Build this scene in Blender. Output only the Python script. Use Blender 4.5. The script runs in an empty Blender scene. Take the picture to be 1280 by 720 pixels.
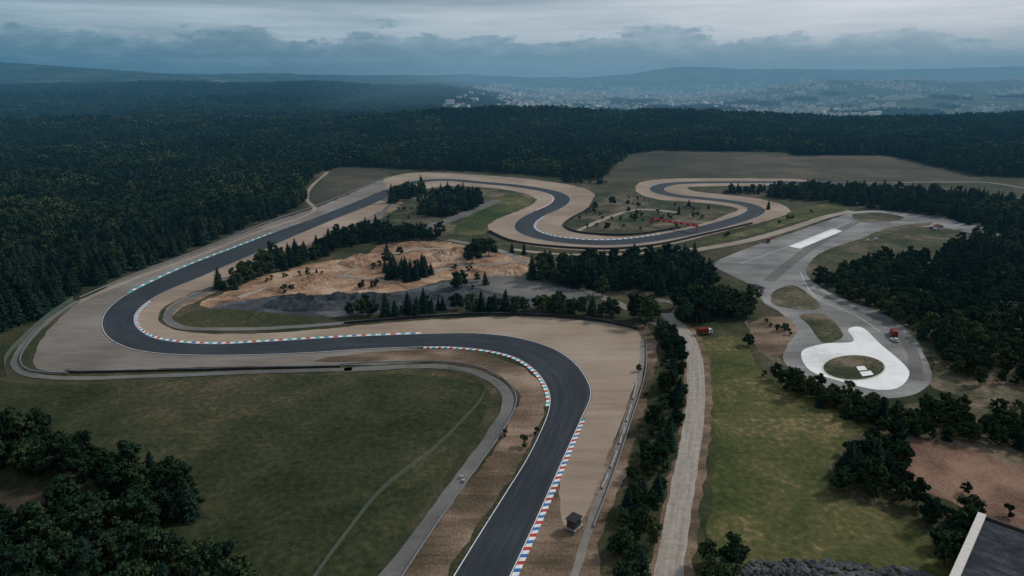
import bpy, math, random
import numpy as np
from mathutils import Vector, noise, geometry
random.seed(7); rng=np.random.default_rng(7)
scene=bpy.context.scene
H=120.0; PITCH=math.radians(17.3); F=853.0
SP,CP=math.sin(PITCH),math.cos(PITCH)

# ---- survey: photo measurements -> plan coordinates in metres on level z ----
def P(u,v,z=0.0):
    x=(u-640)/F; y=(v-360)/F
    t=(H-z)/(SP+y*CP)
    return (x*t,(CP-y*SP)*t)

def cr(pts,n=8,closed=False):
    pts=[np.array(p,float) for p in pts]; N=len(pts); out=[]
    rngi=range(N) if closed else range(N-1)
    for i in rngi:
        if closed: p0,p1,p2,p3=pts[i-1],pts[i],pts[(i+1)%N],pts[(i+2)%N]
        else: p0,p1,p2,p3=pts[max(i-1,0)],pts[i],pts[i+1],pts[min(i+2,N-1)]
        for k in range(n):
            t=k/n
            out.append(0.5*((2*p1)+(-p0+p2)*t+(2*p0-5*p1+4*p2-p3)*t*t+(-p0+3*p1-3*p2+p3)*t**3))
    if not closed: out.append(pts[-1])
    return out
def W(pxs,n=8,closed=False):
    return np.array([P(*p) for p in cr(pxs,n,closed)])

def ss(a,b,x):
    t=np.clip((np.asarray(x,float)-a)/(b-a),0,1); return t*t*(3-2*t)

def link(ob): scene.collection.objects.link(ob); return ob
def mesh_obj(name,verts,faces,mats=(),midx=None,smooth=False,uvs=None,do_link=True):
    me=bpy.data.meshes.new(name); me.from_pydata([tuple(map(float,v)) for v in verts],[],faces)
    for m in mats: me.materials.append(m)
    if midx is not None: me.polygons.foreach_set('material_index',midx)
    if smooth: me.polygons.foreach_set('use_smooth',[True]*len(me.polygons))
    if uvs is not None:
        uvl=me.uv_layers.new(name='UVMap')
        for l in me.loops: uvl.data[l.index].uv=uvs[l.vertex_index]
    me.update()
    ob=bpy.data.objects.new(name,me)
    if do_link: link(ob)
    return ob

# ------------------------------------------------------------ materials
class NT:
    def __init__(s,nt): s.nt=nt; s.n=nt.nodes; s.l=nt.links
    def node(s,t,**k):
        nd=s.n.new(t)
        for a,b in k.items(): setattr(nd,a,b)
        return nd
    def set(s,sock,v):
        if isinstance(v,bpy.types.NodeSocket): s.l.new(v,sock)
        else: sock.default_value=v
    def math(s,op,a,b=None,c=None,clamp=False):
        nd=s.node('ShaderNodeMath',operation=op,use_clamp=clamp)
        s.set(nd.inputs[0],a)
        if b is not None: s.set(nd.inputs[1],b)
        if c is not None: s.set(nd.inputs[2],c)
        return nd.outputs[0]
    def noise(s,vec,scale,detail=4,rough=.55,dist=0):
        nd=s.node('ShaderNodeTexNoise'); nd.inputs['Scale'].default_value=scale
        nd.inputs['Detail'].default_value=detail; nd.inputs['Roughness'].default_value=rough
        nd.inputs['Distortion'].default_value=dist
        if vec is not None: s.l.new(vec,nd.inputs['Vector'])
        return nd.outputs[0]
    def ramp(s,fac,stops):
        nd=s.node('ShaderNodeValToRGB'); cr_=nd.color_ramp
        while len(cr_.elements)<len(stops): cr_.elements.new(.5)
        for e,(p,c) in zip(cr_.elements,stops):
            e.position=p; e.color=(*c,1) if len(c)==3 else c
        s.l.new(fac,nd.inputs[0]); return nd.outputs[0]
    def mix(s,f,a,b,bt='MIX'):
        nd=s.node('ShaderNodeMix',data_type='RGBA',blend_type=bt)
        s.set(nd.inputs[0],f)
        s.set(nd.inputs[6],a if isinstance(a,bpy.types.NodeSocket) else (*a,1))
        s.set(nd.inputs[7],b if isinstance(b,bpy.types.NodeSocket) else (*b,1))
        return nd.outputs[2]
def newmat(name):
    m=bpy.data.materials.new(name); m.use_nodes=True
    t=NT(m.node_tree); b=m.node_tree.nodes['Principled BSDF']
    b.inputs['Specular IOR Level'].default_value=0.15
    return m,t,b
def noise_mat(name,stops,s1=.012,s2=.12,s3=1.6,w=(.5,.3,.2),rough=.95,bump=0.0,contrast=1.0,stretch=None):
    m,t,b=newmat(name)
    tc=t.node('ShaderNodeTexCoord').outputs['Object']
    v=tc
    if stretch:
        mp=t.node('ShaderNodeMapping'); t.l.new(tc,mp.inputs[0])
        mp.inputs['Rotation'].default_value=(0,0,stretch[0]); mp.inputs['Scale'].default_value=(stretch[1],stretch[2],1)
        v=mp.outputs[0]
    a=t.noise(tc,s1,2); c=t.noise(v,s2,5,.65,.6); d=t.noise(tc,s3,3,.6)
    f=t.math('ADD',t.math('MULTIPLY',a,w[0]),t.math('ADD',t.math('MULTIPLY',c,w[1]),t.math('MULTIPLY',d,w[2])))
    f=t.math('MULTIPLY_ADD',t.math('SUBTRACT',f,.5),2.6*contrast,.5,clamp=True)
    col=t.ramp(f,stops); t.l.new(col,b.inputs['Base Color'])
    b.inputs['Roughness'].default_value=rough
    if bump:
        bp=t.node('ShaderNodeBump'); bp.inputs['Strength'].default_value=bump; bp.inputs['Distance'].default_value=.5
        t.l.new(d,bp.inputs['Height']); t.l.new(bp.outputs[0],b.inputs['Normal'])
    return m
def plain(name,c,rough=.6,metal=0,var=.15):
    m,t,b=newmat(name)
    tc=t.node('ShaderNodeTexCoord').outputs['Object']
    n=t.noise(tc,1.3,3,.65)
    f=t.math('MULTIPLY_ADD',t.math('SUBTRACT',n,.5),2.5,.5,clamp=True)
    col=t.mix(f,tuple(x*(1-var) for x in c),tuple(min(1,x*(1+var)) for x in c))
    t.l.new(col,b.inputs['Base Color']); b.inputs['Roughness'].default_value=rough; b.inputs['Metallic'].default_value=metal
    return m

M_infield=noise_mat('dark_grass',[(0,(.010,.018,.008)),(.3,(.022,.031,.012)),(.5,(.033,.041,.017)),(.72,(.050,.050,.025)),(.88,(.075,.062,.037)),(1,(.10,.075,.05))],s1=.010,s2=.05,s3=.45,bump=1.0,contrast=1.7,w=(.36,.32,.32))
M_grass=noise_mat('meadow_grass',[(0,(.018,.034,.010)),(.3,(.036,.050,.015)),(.55,(.062,.070,.022)),(.78,(.100,.090,.036)),(1,(.20,.15,.08))],s1=.014,s2=.05,s3=.45,bump=1.0,contrast=1.7,w=(.38,.32,.30))
M_scrub=noise_mat('scrub_grass',[(0,(.014,.028,.012)),(.35,(.036,.044,.020)),(.62,(.080,.071,.042)),(1,(.17,.13,.095))],s1=.022,s2=.07,s3=.5,bump=.8,contrast=1.9,w=(.38,.36,.26))
M_field=noise_mat('dry_field',[(0,(.028,.035,.022)),(.5,(.056,.052,.034)),(1,(.10,.08,.056))],s1=.007,s2=.03,s3=.2,contrast=1.8)
M_gravel=noise_mat('gravel_tan',[(0,(.20,.148,.112)),(.5,(.29,.222,.170)),(1,(.38,.305,.240))],s1=.02,s2=.13,s3=2.2,contrast=1.3,bump=.3,stretch=(.35,.25,2.2))
M_gravelg=noise_mat('gravel_grey',[(0,(.12,.105,.093)),(.5,(.185,.164,.145)),(1,(.26,.235,.21))],s1=.02,s2=.2,s3=2.5,contrast=1.4,bump=.3,stretch=(-.6,.3,2))
M_dirt=noise_mat('brown_dirt',[(0,(.045,.040,.022)),(.33,(.105,.075,.050)),(.62,(.19,.13,.092)),(1,(.32,.24,.18))],s1=.03,s2=.12,s3=1.2,contrast=1.6,bump=.6,stretch=(1.1,.3,1.8))
M_sand=noise_mat('orange_sand',[(0,(.09,.058,.038)),(.3,(.20,.118,.075)),(.62,(.31,.190,.122)),(1,(.43,.31,.215))],s1=.03,s2=.07,s3=.6,contrast=2.2,bump=1.0,w=(.34,.40,.26))
M_redsoil=noise_mat('red_soil',[(0,(.075,.048,.034)),(.5,(.155,.09,.064)),(1,(.25,.155,.11))],s1=.03,s2=.10,s3=.9,contrast=1.9,bump=.8)
M_darksoil=noise_mat('dark_brown_soil',[(0,(.02,.024,.014)),(.5,(.045,.036,.026)),(1,(.08,.06,.045))],s1=.05,s2=.15,s3=1.2,contrast=1.6)  # bare soil with its own dark brown colour
M_slate=noise_mat('slate_rubble',[(0,(.020,.025,.031)),(.5,(.050,.057,.067)),(1,(.13,.13,.135))],s1=.04,s2=.25,s3=1.5,contrast=1.7,bump=1.0)
M_pad=noise_mat('worn_asphalt',[(0,(.115,.113,.112)),(.5,(.19,.187,.183)),(1,(.29,.283,.275))],s1=.02,s2=.06,s3=.7,contrast=2.0,stretch=(.5,.3,1.6))
M_path=noise_mat('path_asphalt',[(0,(.080,.079,.079)),(.5,(.125,.123,.118)),(1,(.185,.175,.162))],s1=.02,s2=.1,s3=1.5,contrast=1.5)
M_track_tan=noise_mat('dirt_road_surface',[(0,(.19,.155,.125)),(.5,(.28,.235,.19)),(1,(.36,.315,.26))],s1=.02,s2=.15,s3=1.5,contrast=1.2)
M_white=noise_mat('white_paint',[(0,(.56,.56,.55)),(.5,(.76,.76,.75)),(1,(.82,.82,.81))],s1=.03,s2=.2,s3=2,contrast=1.6)
M_line=plain('line_paint',(.62,.62,.61),.7,var=.25)
M_red=plain('kerb_red',(.45,.045,.04),.6,var=.35); M_kw=plain('kerb_white',(.68,.68,.68),.6,var=.25)
M_blue=plain('kerb_blue',(.04,.16,.36),.6,var=.35); M_cyan=plain('kerb_cyan',(.03,.36,.38),.6,var=.3)
M_steel=plain('galvanised_steel',(.30,.31,.32),.45,.6); M_black=plain('black_rubber',(.025,.026,.028),.8)
M_conc=plain('concrete',(.55,.52,.48),.85); M_wood=plain('dark_cladding',(.05,.04,.035),.7)
M_barr=plain('weathered_barrier',(.30,.29,.28),.85,var=.5)
M_glass=plain('window_glass',(.02,.025,.03),.1); M_redp=plain('red_paint',(.42,.03,.03),.5); M_maroon=plain('maroon_paint',(.16,.022,.02),.5); M_wp=plain('white_body',(.6,.6,.6),.4)
M_bark=plain('bark',(.07,.05,.035),.9)

# race asphalt with worn racing line (UV across / along)
M_asph,t,b=newmat('race_asphalt')
uv=t.node('ShaderNodeUVMap').outputs[0]
mp=t.node('ShaderNodeMapping'); t.l.new(uv,mp.inputs[0]); mp.inputs['Scale'].default_value=(9,.03,1)
st=t.noise(mp.outputs[0],1.0,4,.6)
tc=t.node('ShaderNodeTexCoord').outputs['Object']
n2=t.noise(tc,.03,3); n3=t.noise(tc,1.5,4,.7)
f=t.math('ADD',t.math('MULTIPLY',st,.5),t.math('ADD',t.math('MULTIPLY',n2,.3),t.math('MULTIPLY',n3,.2)))
f=t.math('MULTIPLY_ADD',t.math('SUBTRACT',f,.5),3.0,.5,clamp=True)
t.l.new(t.ramp(f,[(0,(.016,.021,.028)),(.5,(.028,.034,.043)),(1,(.052,.059,.068))]),b.inputs['Base Color'])
b.inputs['Roughness'].default_value=.7

# concrete slab road with joints
M_road,t,b=newmat('slab_road')
uv=t.node('ShaderNodeUVMap').outputs[0]; sep=t.node('ShaderNodeSeparateXYZ'); t.l.new(uv,sep.inputs[0])
tc=t.node('ShaderNodeTexCoord').outputs['Object']
mp=t.node('ShaderNodeMapping'); t.l.new(uv,mp.inputs[0]); mp.inputs['Scale'].default_value=(6,.04,1)
f=t.math('ADD',t.math('MULTIPLY',t.noise(mp.outputs[0],1,4),.5),t.math('MULTIPLY',t.noise(tc,.5,5,.65),.5))
f=t.math('MULTIPLY_ADD',t.math('SUBTRACT',f,.5),2.8,.5,clamp=True)
col=t.ramp(f,[(0,(.20,.170,.14)),(.5,(.30,.265,.23)),(1,(.40,.36,.32))])
fr=t.math('FRACT',t.math('MULTIPLY',sep.outputs[1],1/6)); j=t.math('LESS_THAN',fr,.03)
c2=t.math('LESS_THAN',t.math('ABSOLUTE',t.math('SUBTRACT',sep.outputs[0],.5)),.010)
col=t.mix(t.math('MULTIPLY',t.math('MAXIMUM',j,c2),.3),col,(.09,.08,.07))
t.l.new(col,b.inputs['Base Color']); b.inputs['Roughness'].default_value=.9

def leafmat(name,stops):
    m,t,b=newmat(name)
    oi=t.node('ShaderNodeObjectInfo').outputs['Random']
    isl=t.node('ShaderNodeNewGeometry').outputs['Random Per Island']
    ge=t.node('ShaderNodeNewGeometry').outputs['Position']
    n=t.noise(ge,.009,1,.6)
    f=t.math('ADD',t.math('MULTIPLY',oi,.62),t.math('MULTIPLY',isl,.33))
    f=t.math('ADD',f,t.math('MULTIPLY_ADD',n,1.5,-.76),clamp=True)
    t.l.new(t.ramp(f,stops),b.inputs['Base Color'])
    b.inputs['Roughness'].default_value=.8; b.inputs['Specular IOR Level'].default_value=0
    return m
M_leaf=leafmat('leaves',[(0,(.010,.026,.017)),(.4,(.023,.046,.025)),(.75,(.048,.074,.033)),(1,(.105,.115,.046))])
M_need=leafmat('needles',[(0,(.008,.020,.019)),(.5,(.015,.033,.026)),(1,(.036,.056,.034))])
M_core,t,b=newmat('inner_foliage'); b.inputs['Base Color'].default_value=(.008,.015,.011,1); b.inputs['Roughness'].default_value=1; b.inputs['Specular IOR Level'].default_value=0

# ------------------------------------------------------------ terrain
def terr(X,Y):
    X=np.asarray(X,float);Y=np.asarray(Y,float)
    Yc=np.maximum(Y,1); a=X/Yc
    Lw=ss(.08,-.12,a)
    n=np.array([noise.fractal(Vector((x/620,y/700,.3)),1,2,4) if (y>1100 or x<-380) else 0. for x,y in zip(X.ravel(),Y.ravel())]).reshape(X.shape)
    n2=np.array([noise.fractal(Vector((x/2200+7,y/3000,4.1)),1,2,5) if y>2500 else 0. for x,y in zip(X.ravel(),Y.ravel())]).reshape(X.shape)
    hr=-64*ss(1750,2700,Y)+ss(7600,10000,Y)*(84+172*ss(.07,.26,a)+95*n2)+np.exp(-((Y-6000)/800)**2)*(20+92*ss(.22,.42,a))*(1+1.1*n2)+np.exp(-((Y-4300)/500)**2)*44*ss(.38,.6,a)*(1+.8*n2)
    hl=-16*ss(1500,2200,Y)+42*ss(2200,4500,Y)+72*ss(5000,7500,Y)+165*ss(5000,7500,Y)*ss(-.36,-.78,a)+55*n2*ss(3000,5500,Y)
    h=hl*Lw+hr*(1-Lw)
    dome=26*np.exp(-((X+60)/420)**2-((Y-1720)/330)**2)
    h=h+n*24*np.maximum(ss(1180,1900,Y)*(1-.55*ss(2300,3200,Y)*(1-Lw)),ss(420,760,-X)*ss(300,600,Y))+dome*ss(1180,1500,Y)
    return h
rows=np.concatenate([np.linspace(-300,1200,60),1200*np.power(24000/1200,np.linspace(0,1,260)[1:])])
cols=np.linspace(-1.35,1.35,260)
YY,AA=np.meshgrid(rows,cols,indexing='ij'); XX=AA*(YY+450)
ZZ=terr(XX,YY); nr,nc=XX.shape
V=np.stack([XX.ravel(),YY.ravel(),ZZ.ravel()],1)
I=np.arange(nr*nc).reshape(nr,nc)
Fq=np.stack([I[:-1,:-1],I[:-1,1:],I[1:,1:],I[1:,:-1]],-1).reshape(-1,4).tolist()
M_ground,t,b=newmat('ground_cover')
tc=t.node('ShaderNodeTexCoord').outputs['Object']; sp=t.node('ShaderNodeSeparateXYZ'); t.l.new(tc,sp.inputs[0])
n1=t.noise(tc,.015,3); n2_=t.noise(tc,.1,4,.65); n4_=t.noise(tc,.8,2,.6); f=t.math('ADD',t.math('MULTIPLY',n1,.45),t.math('ADD',t.math('MULTIPLY',n2_,.35),t.math('MULTIPLY',n4_,.2)))
f=t.math('MULTIPLY_ADD',t.math('SUBTRACT',f,.5),4.0,.5,clamp=True)
near=t.ramp(f,[(0,(.014,.026,.010)),(.4,(.034,.040,.018)),(.75,(.070,.060,.036)),(1,(.14,.11,.075))])
nf=t.noise(tc,.0035,6,.62)
far=t.ramp(nf,[(.40,(.014,.028,.020)),(.52,(.022,.038,.026)),(.57,(.07,.08,.045)),(.63,(.026,.044,.028)),(.68,(.13,.12,.085))])
farm=t.math('MULTIPLY',t.math('SUBTRACT',sp.outputs[1],1150),1/150,clamp=True)
t.l.new(t.mix(farm,near,far),b.inputs['Base Color']); b.inputs['Roughness'].default_value=1
mesh_obj('terrain',V,Fq,[M_ground],smooth=True)

# ------------------------------------------------------------ flat patches
def patch(name,px,z,mat,jit=1.0,n=8,smooth=True):
    pts=W(px,n,True) if smooth else np.array([P(*p) for p in px])
    out=[]
    for i in range(len(pts)):
        a,b_=pts[i],pts[(i+1)%len(pts)]
        k=max(1,int(np.linalg.norm(b_-a)/2.0)) if jit else 1
        for q in range(k):
            p=a+(b_-a)*q/k
            if jit:
                v=noise.noise_vector(Vector((p[0]*.12,p[1]*.12,z*9)))+.7*noise.noise_vector(Vector((p[0]*.5,p[1]*.5,z*9)))
                d=min(3,max(1,p[1]/250))
                p=p+np.array([v.x,v.y])*jit*d*.9
            out.append(p)
    vs=[Vector((p[0],p[1],0)) for p in out]
    tris=geometry.tessellate_polygon([vs])
    fs=[]
    for tr in tris:
        a,b_,c=[vs[i] for i in tr]
        fs.append(tr if (b_-a).cross(c-a).z>0 else tr[::-1])
    return mesh_obj(name,[(v.x,v.y,z) for v in vs],fs,[mat])

def strip(name,L,R,z,mat,mats=None,midx=None):
    L=np.asarray(L);R=np.asarray(R);n=len(L)
    d=np.concatenate([[0],np.cumsum(np.linalg.norm(np.diff((L+R)/2,axis=0),axis=1))])
    vs=[];uv=[]
    for i in range(n):
        vs+=[(*L[i],z),(*R[i],z)]; uv+=[(0,d[i]),(1,d[i])]
    fs=[(2*i,2*i+1,2*i+3,2*i+2) for i in range(n-1)]
    return mesh_obj(name,vs,fs,mats or [mat],midx,uvs=uv)
def resample(p,step):
    p=np.asarray(p,float); d=np.concatenate([[0],np.cumsum(np.linalg.norm(np.diff(p,axis=0),axis=1))])
    n=max(2,int(d[-1]/step)+1); s=np.linspace(0,d[-1],n)
    return np.stack([np.interp(s,d,p[:,k]) for k in range(p.shape[1])],1)
def normals(c):
    t_=np.gradient(c,axis=0); t_/=np.linalg.norm(t_,axis=1,keepdims=True)+1e-9
    return np.stack([-t_[:,1],t_[:,0]],1)
def ribbon(name,px,width,z,mat,n=8,jit=.5):
    c=resample(W(px,n),2.0); N=normals(c)
    wdt=np.interp(np.linspace(0,1,len(c)),np.linspace(0,1,len(width)),width) if hasattr(width,'__len__') else np.full(len(c),width)
    j1=np.array([noise.noise(Vector((p[0]*.15,p[1]*.15,z)))*jit for p in c]); j2=np.array([noise.noise(Vector((p[0]*.15,p[1]*.15,z+5)))*jit for p in c])
    return strip(name,c+N*((wdt/2+j1)[:,None]),c-N*((wdt/2+j2)[:,None]),z,mat)

# ---- race track
pairs=[((548,750),(626,752)),((566,720),(640,720)),((597,670),(664,668)),((630,618),(688,614)),((657,575),(708,568)),((677,535),(727,525)),((686,508),(739,497)),((684,488),(736,478)),((671,467),(720,455)),((648,450),(692,436)),((615,440),(650,423)),((570,435),(600,417)),((530,434.5),(545,417)),((460,437),(460,420)),((400,441),(400,423)),((330,444),(335,427)),((260,445),(275,430)),((205,443),(225,428)),((165,437),(192,422)),((138,425),(174,411)),((127,409),(169,400)),((131,392),(173,389)),((148,375),(188,376)),((178,358),(212,363)),((230,334),(255,345)),((300,307),(320,317)),((350,288),(365,297)),((400,270),(412,277)),((450,250),(460,258)),((483,236),(492,243))]
NS=8
pl=W([p[0] for p in pairs],NS); pr=W([p[1] for p in pairs],NS)
farc=[(487.5,239.5),(505,232),(525,227),(560,225),(600,228.5),(640,232),(675,237),(697,243),(703,250),(693,259),(670,269),(656,279),(658,289),(680,297),(720,302.5),(770,303.5),(820,298),(870,288.5),(915,277),(940,268),(945,261),(925,254),(885,249),(845,245),(822,239),(826,232.5),(850,229),(900,228),(960,228),(1020,228.5),(1100,231)]
fc=resample(W(farc,8),4.0)
for _ in range(6): fc[1:-1]=(fc[:-2]+2*fc[1:-1]+fc[2:])/4
fN=normals(fc); hw=np.interp(np.arange(len(fc)),[0,20],[8.5,8.6])[:,None]
fl,fr_=fc+fN*hw,fc-fN*hw
TL=np.concatenate([pl[:-1],fl[1:]]); TR=np.concatenate([pr[:-1],fr_[1:]])
ZT=.26
strip('race_track',TL,TR,ZT,M_asph)
def edgeoff(A,B,d1,d2):
    u=(B-A)/np.linalg.norm(B-A,axis=1,keepdims=True); return A+u*d1,A+u*d2
vs=[];fs=[]
for A,B in((TL,TR),(TR,TL)):
    a,b_=edgeoff(A,B,.25,.55)
    o=len(vs)
    for i in range(len(a)): vs+=[(*a[i],ZT+.02),(*b_[i],ZT+.02)]
    fs+=[(o+2*i,o+2*i+1,o+2*i+3,o+2*i+2) if A is TR else (o+2*i+1,o+2*i,o+2*i+2,o+2*i+3) for i in range(len(a)-1)]
mesh_obj('track_edge_line',vs,fs,[M_line])
def kerb(A,B,i0,i1,pat,seg=1.8,w=1.5):
    both=resample(np.concatenate([A[i0:i1],B[i0:i1]],1),seg)
    a=both[:,:2]; b_=both[:,2:]
    u=(b_-a)/np.linalg.norm(b_-a,axis=1,keepdims=True)
    prof=[(.1,ZT+.01),(-w*.6,ZT+.07),(-w,ZT+.12),(-w-.02,0.05)]
    vs=[];fs=[];mi=[]
    for i in range(len(a)):
        for d,z in prof:
            p=a[i]+u[i]*d; vs.append((*p,z))
    k=len(prof)
    for i in range(len(a)-1):
        for j in range(k-1):
            fs.append((i*k+j,i*k+j+1,(i+1)*k+j+1,(i+1)*k+j)); mi.append(pat[i%len(pat)])
    mesh_obj('kerb',vs,fs,[M_kw,M_red,M_blue,M_cyan],mi)
kerb(TR,TL,0,int(5.2*NS),[0,1,0,2],2.0,1.6)
kerb(TL,TR,int(6.0*NS),int(12.2*NS),[0,3,0,1],2.4,1.4)
kerb(TR,TL,int(12.3*NS),int(22.2*NS),[0,2,0,3,0,1],3.0,1.4)
kerb(TL,TR,int(22.5*NS),int(26.1*NS),[3,3,0],3.5,1.6)
nf0=29*NS
kerb(TR,TL,nf0+60,nf0+95,[0,1],4,1.3); kerb(TL,TR,nf0+100,nf0+150,[0,2],4,1.3)

# ---- ground patches
Z0,Z1,Z2,Z3,Z4=.04,.08,.12,.16,.20
patch('grass_infield',[(-160,480),(60,482),(300,472),(500,468),(590,478),(612,505),(560,590),(480,700),(440,780),(-200,780)],Z0,M_infield,0)
patch('meadow',[(880,428),(930,424),(960,470),(1080,522),(1052,560),(1035,610),(1100,640),(1165,675),(1190,740),(900,740),(884,660),(893,560),(888,480)],Z0,M_grass,1.2)
patch('scrubland',[(930,400),(1000,470),(1100,510),(1170,500),(1400,500),(1400,620),(1240,600),(1100,540),(1000,500)],Z0-.01,M_scrub,1)
patch('scrubland',[(1000,335),(1100,300),(1180,288),(1260,300),(1400,300),(1400,500),(1180,490),(1165,450),(1130,405),(1060,378)],Z0,M_scrub,1)
patch('bare_soil',[(1120,565),(1150,552),(1210,560),(1290,585),(1400,600),(1400,680),(1270,665),(1210,640),(1140,600)],Z1,M_redsoil,2.5)
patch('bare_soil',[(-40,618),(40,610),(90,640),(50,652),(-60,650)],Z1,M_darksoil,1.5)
patch('dry_field',[(755,226),(775,205),(792,193),(850,191),(980,192),(990,196),(1110,196),(1220,222),(1180,228),(1020,226),(900,223)],Z0,M_field,1)
patch('dry_field',[(384,262),(395,235),(425,212),(478,214),(482,222),(430,243),(395,262)],Z0,M_field,1)
patch('meadow',[(470,284),(478,262),(520,240),(600,236),(660,243),(668,250),(640,266),(610,284),(590,296),(545,302)],Z0,M_scrub,1)
patch('meadow',[(600,262),(632,243),(665,250),(650,262),(620,275),(605,292),(575,293),(570,282)],Z1,M_grass,.8)
patch('meadow',[(700,284),(735,262),(748,247),(790,240),(830,252),(900,262),(910,270),(860,284),(800,295),(720,294)],Z0,M_scrub,.8)
patch('meadow',[(870,304),(950,283),(990,262),(1045,255),(1060,264),(1000,276),(930,296)],Z0,M_grass,.8)
patch('sand_pit',[(250,380),(290,362),(330,345),(400,328),(450,322),(470,308),(500,302),(560,303),(610,315),(662,322),(660,340),(600,347),(555,351),(500,364),(420,368),(340,370),(290,384)],Z1,M_sand,2.0)
patch('rubble_ground',[(262,386),(330,372),(420,369),(500,364),(560,352),(640,348),(690,356),(740,372),(700,384),(600,384),(520,388),(430,396),(340,392)],Z1+.02,M_slate,1.5)
patch('gravel_yard',[(580,352),(640,344),(690,352),(735,370),(680,374),(620,366)],Z2,M_path,1)
patch('grass_patch',[(226,398),(240,388),(270,386),(330,390),(392,398),(380,407),(300,411),(240,409)],Z1+.03,M_infield,1)
patch('gravel_trap',[(487,222),(400,258),(330,281),(240,317),(160,347),(105,374),(78,395),(55,420),(43,445),(48,462),(90,465),(200,461),(330,458),(430,457),(520,452),(520,436),(200,436),(150,425),(150,390),(260,335),(400,275),(500,232)],Z2,M_gravelg,.8)
patch('dirt_verge',[(790,408),(812,414),(821,432),(817,470),(800,530),(778,600),(752,670),(738,750),(612,750),(660,660),(720,560),(740,500)],Z1,M_dirt,1.5)
patch('dirt_verge',[(400,452),(430,444),(530,437),(600,440),(660,465),(682,500),(660,560),(620,625),(575,690),(545,750),(480,750),(520,690),(570,625),(618,560),(645,515),(648,492),(630,475),(590,461),(530,453)],Z2+.01,M_dirt,1.2)
patch('gravel_trap',[(150,400),(180,375),(260,340),(350,301),(450,258),(500,236),(512,238),(475,264),(420,290),(350,320),(280,350),(225,373),(200,390),(204,405),(240,416),(330,417),(430,409),(520,401),(640,396),(720,400),(785,410),(802,425),(798,465),(777,525),(752,590),(733,640),(712,665),(700,640),(700,560),(700,480),(640,430),(500,428),(200,435)],Z3,M_gravel,.6)
patch('gravel_trap',[(480,226),(520,216),(600,219),(660,224),(710,231),(738,239),(744,250),(732,262),(714,272),(704,280),(710,288),(732,293),(780,296),(830,290),(880,279),(905,270),(922,262),(905,257),(870,253),(820,249),(796,240),(799,229),(830,224),(900,223),(1000,224.5),(1000,231),(900,233),(860,234.5),(870,239.5),(910,244),(950,249),(980,257),(986,266),(960,276),(910,288),(860,301),(820,309),(780,313.5),(720,313),(660,307),(630,299),(611,287),(616,277),(640,267),(663,257),(670,249),(655,242),(620,236),(560,233),(520,239),(500,244)],Z3,M_gravel,.6)
patch('dirt_verge',[(205,392),(225,372),(280,349),(350,319),(420,289),(475,263),(500,246),(496,262),(440,292),(360,325),(290,356),(240,380),(218,392),(212,404)],Z2+.02,M_dirt,1.2)
ribbon('gravel_road',[(803,425),(800,470),(782,530),(760,595),(738,655),(715,730)],2.2,Z3+.02,M_gravelg)
ribbon('service_road',[(430,463),(500,459),(560,459),(605,470),(632,489),(634,512),(612,550),(575,602),(530,664),(480,730),(460,760)],[4.5,4.5,5,5,5],Z4,M_path)
ribbon('service_road',[(98,376),(60,402),(30,432),(20,455),(40,469),(100,473),(200,470),(330,465),(440,462)],3.6,Z4,M_path)
ribbon('service_road',[(435,404),(330,411),(240,411),(213,403),(211,392),(232,376),(290,353),(360,326),(420,300),(470,273),(492,252),(520,240)],4.5,Z4,M_path)
ribbon('gravel_path',[(95,379),(170,348),(250,319),(320,291),(390,266),(384,250),(388,235),(410,215)],4,Z2+.02,M_track_tan)
ribbon('gravel_path',[(868,313),(930,302),(985,287),(1030,272),(1065,264)],8,Z4,M_track_tan)
ribbon('gravel_path',[(640,312),(700,318),(780,318),(868,311)],5,Z4+.01,M_track_tan)
ribbon('gravel_path',[(560,300),(620,312),(660,330),(690,345),(740,366),(790,388),(815,402),(850,412)],6,Z2+.03,M_gravelg)
ribbon('haul_track',[(300,372),(360,352),(430,345),(500,352),(560,335),(620,330),(660,326)],4,Z1+.04,M_track_tan,jit=2)
ribbon('haul_track',[(430,345),(470,325),(520,312),(580,312)],3.5,Z1+.06,M_track_tan,jit=2)
ribbon('gravel_path',[(500,290),(540,282),(580,268),(622,250)],12,Z2,M_path)
ribbon('gravel_path',[(720,290),(760,272),(800,262),(850,266)],5,Z2,M_track_tan)
ribbon('gravel_path',[(790,378),(830,376),(850,384),(838,396)],5,Z2,M_gravelg)
ribbon('country_road',[(990,230),(1080,229),(1180,228),(1240,229),(1300,240)],9,Z4,M_path)
ribbon('dirt_shoulder',[(838,396),(856,415),(869,440),(873,475),(871,520),(863,572),(852,635),(840,710),(834,770)],10.5,Z1+.01,M_dirt,jit=1.5)
ribbon('concrete_road',[(832,392),(852,412),(866,440),(870,475),(868,520),(860,572),(849,635),(837,710),(831,770)],7.0,Z3,M_road,jit=.4)
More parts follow.
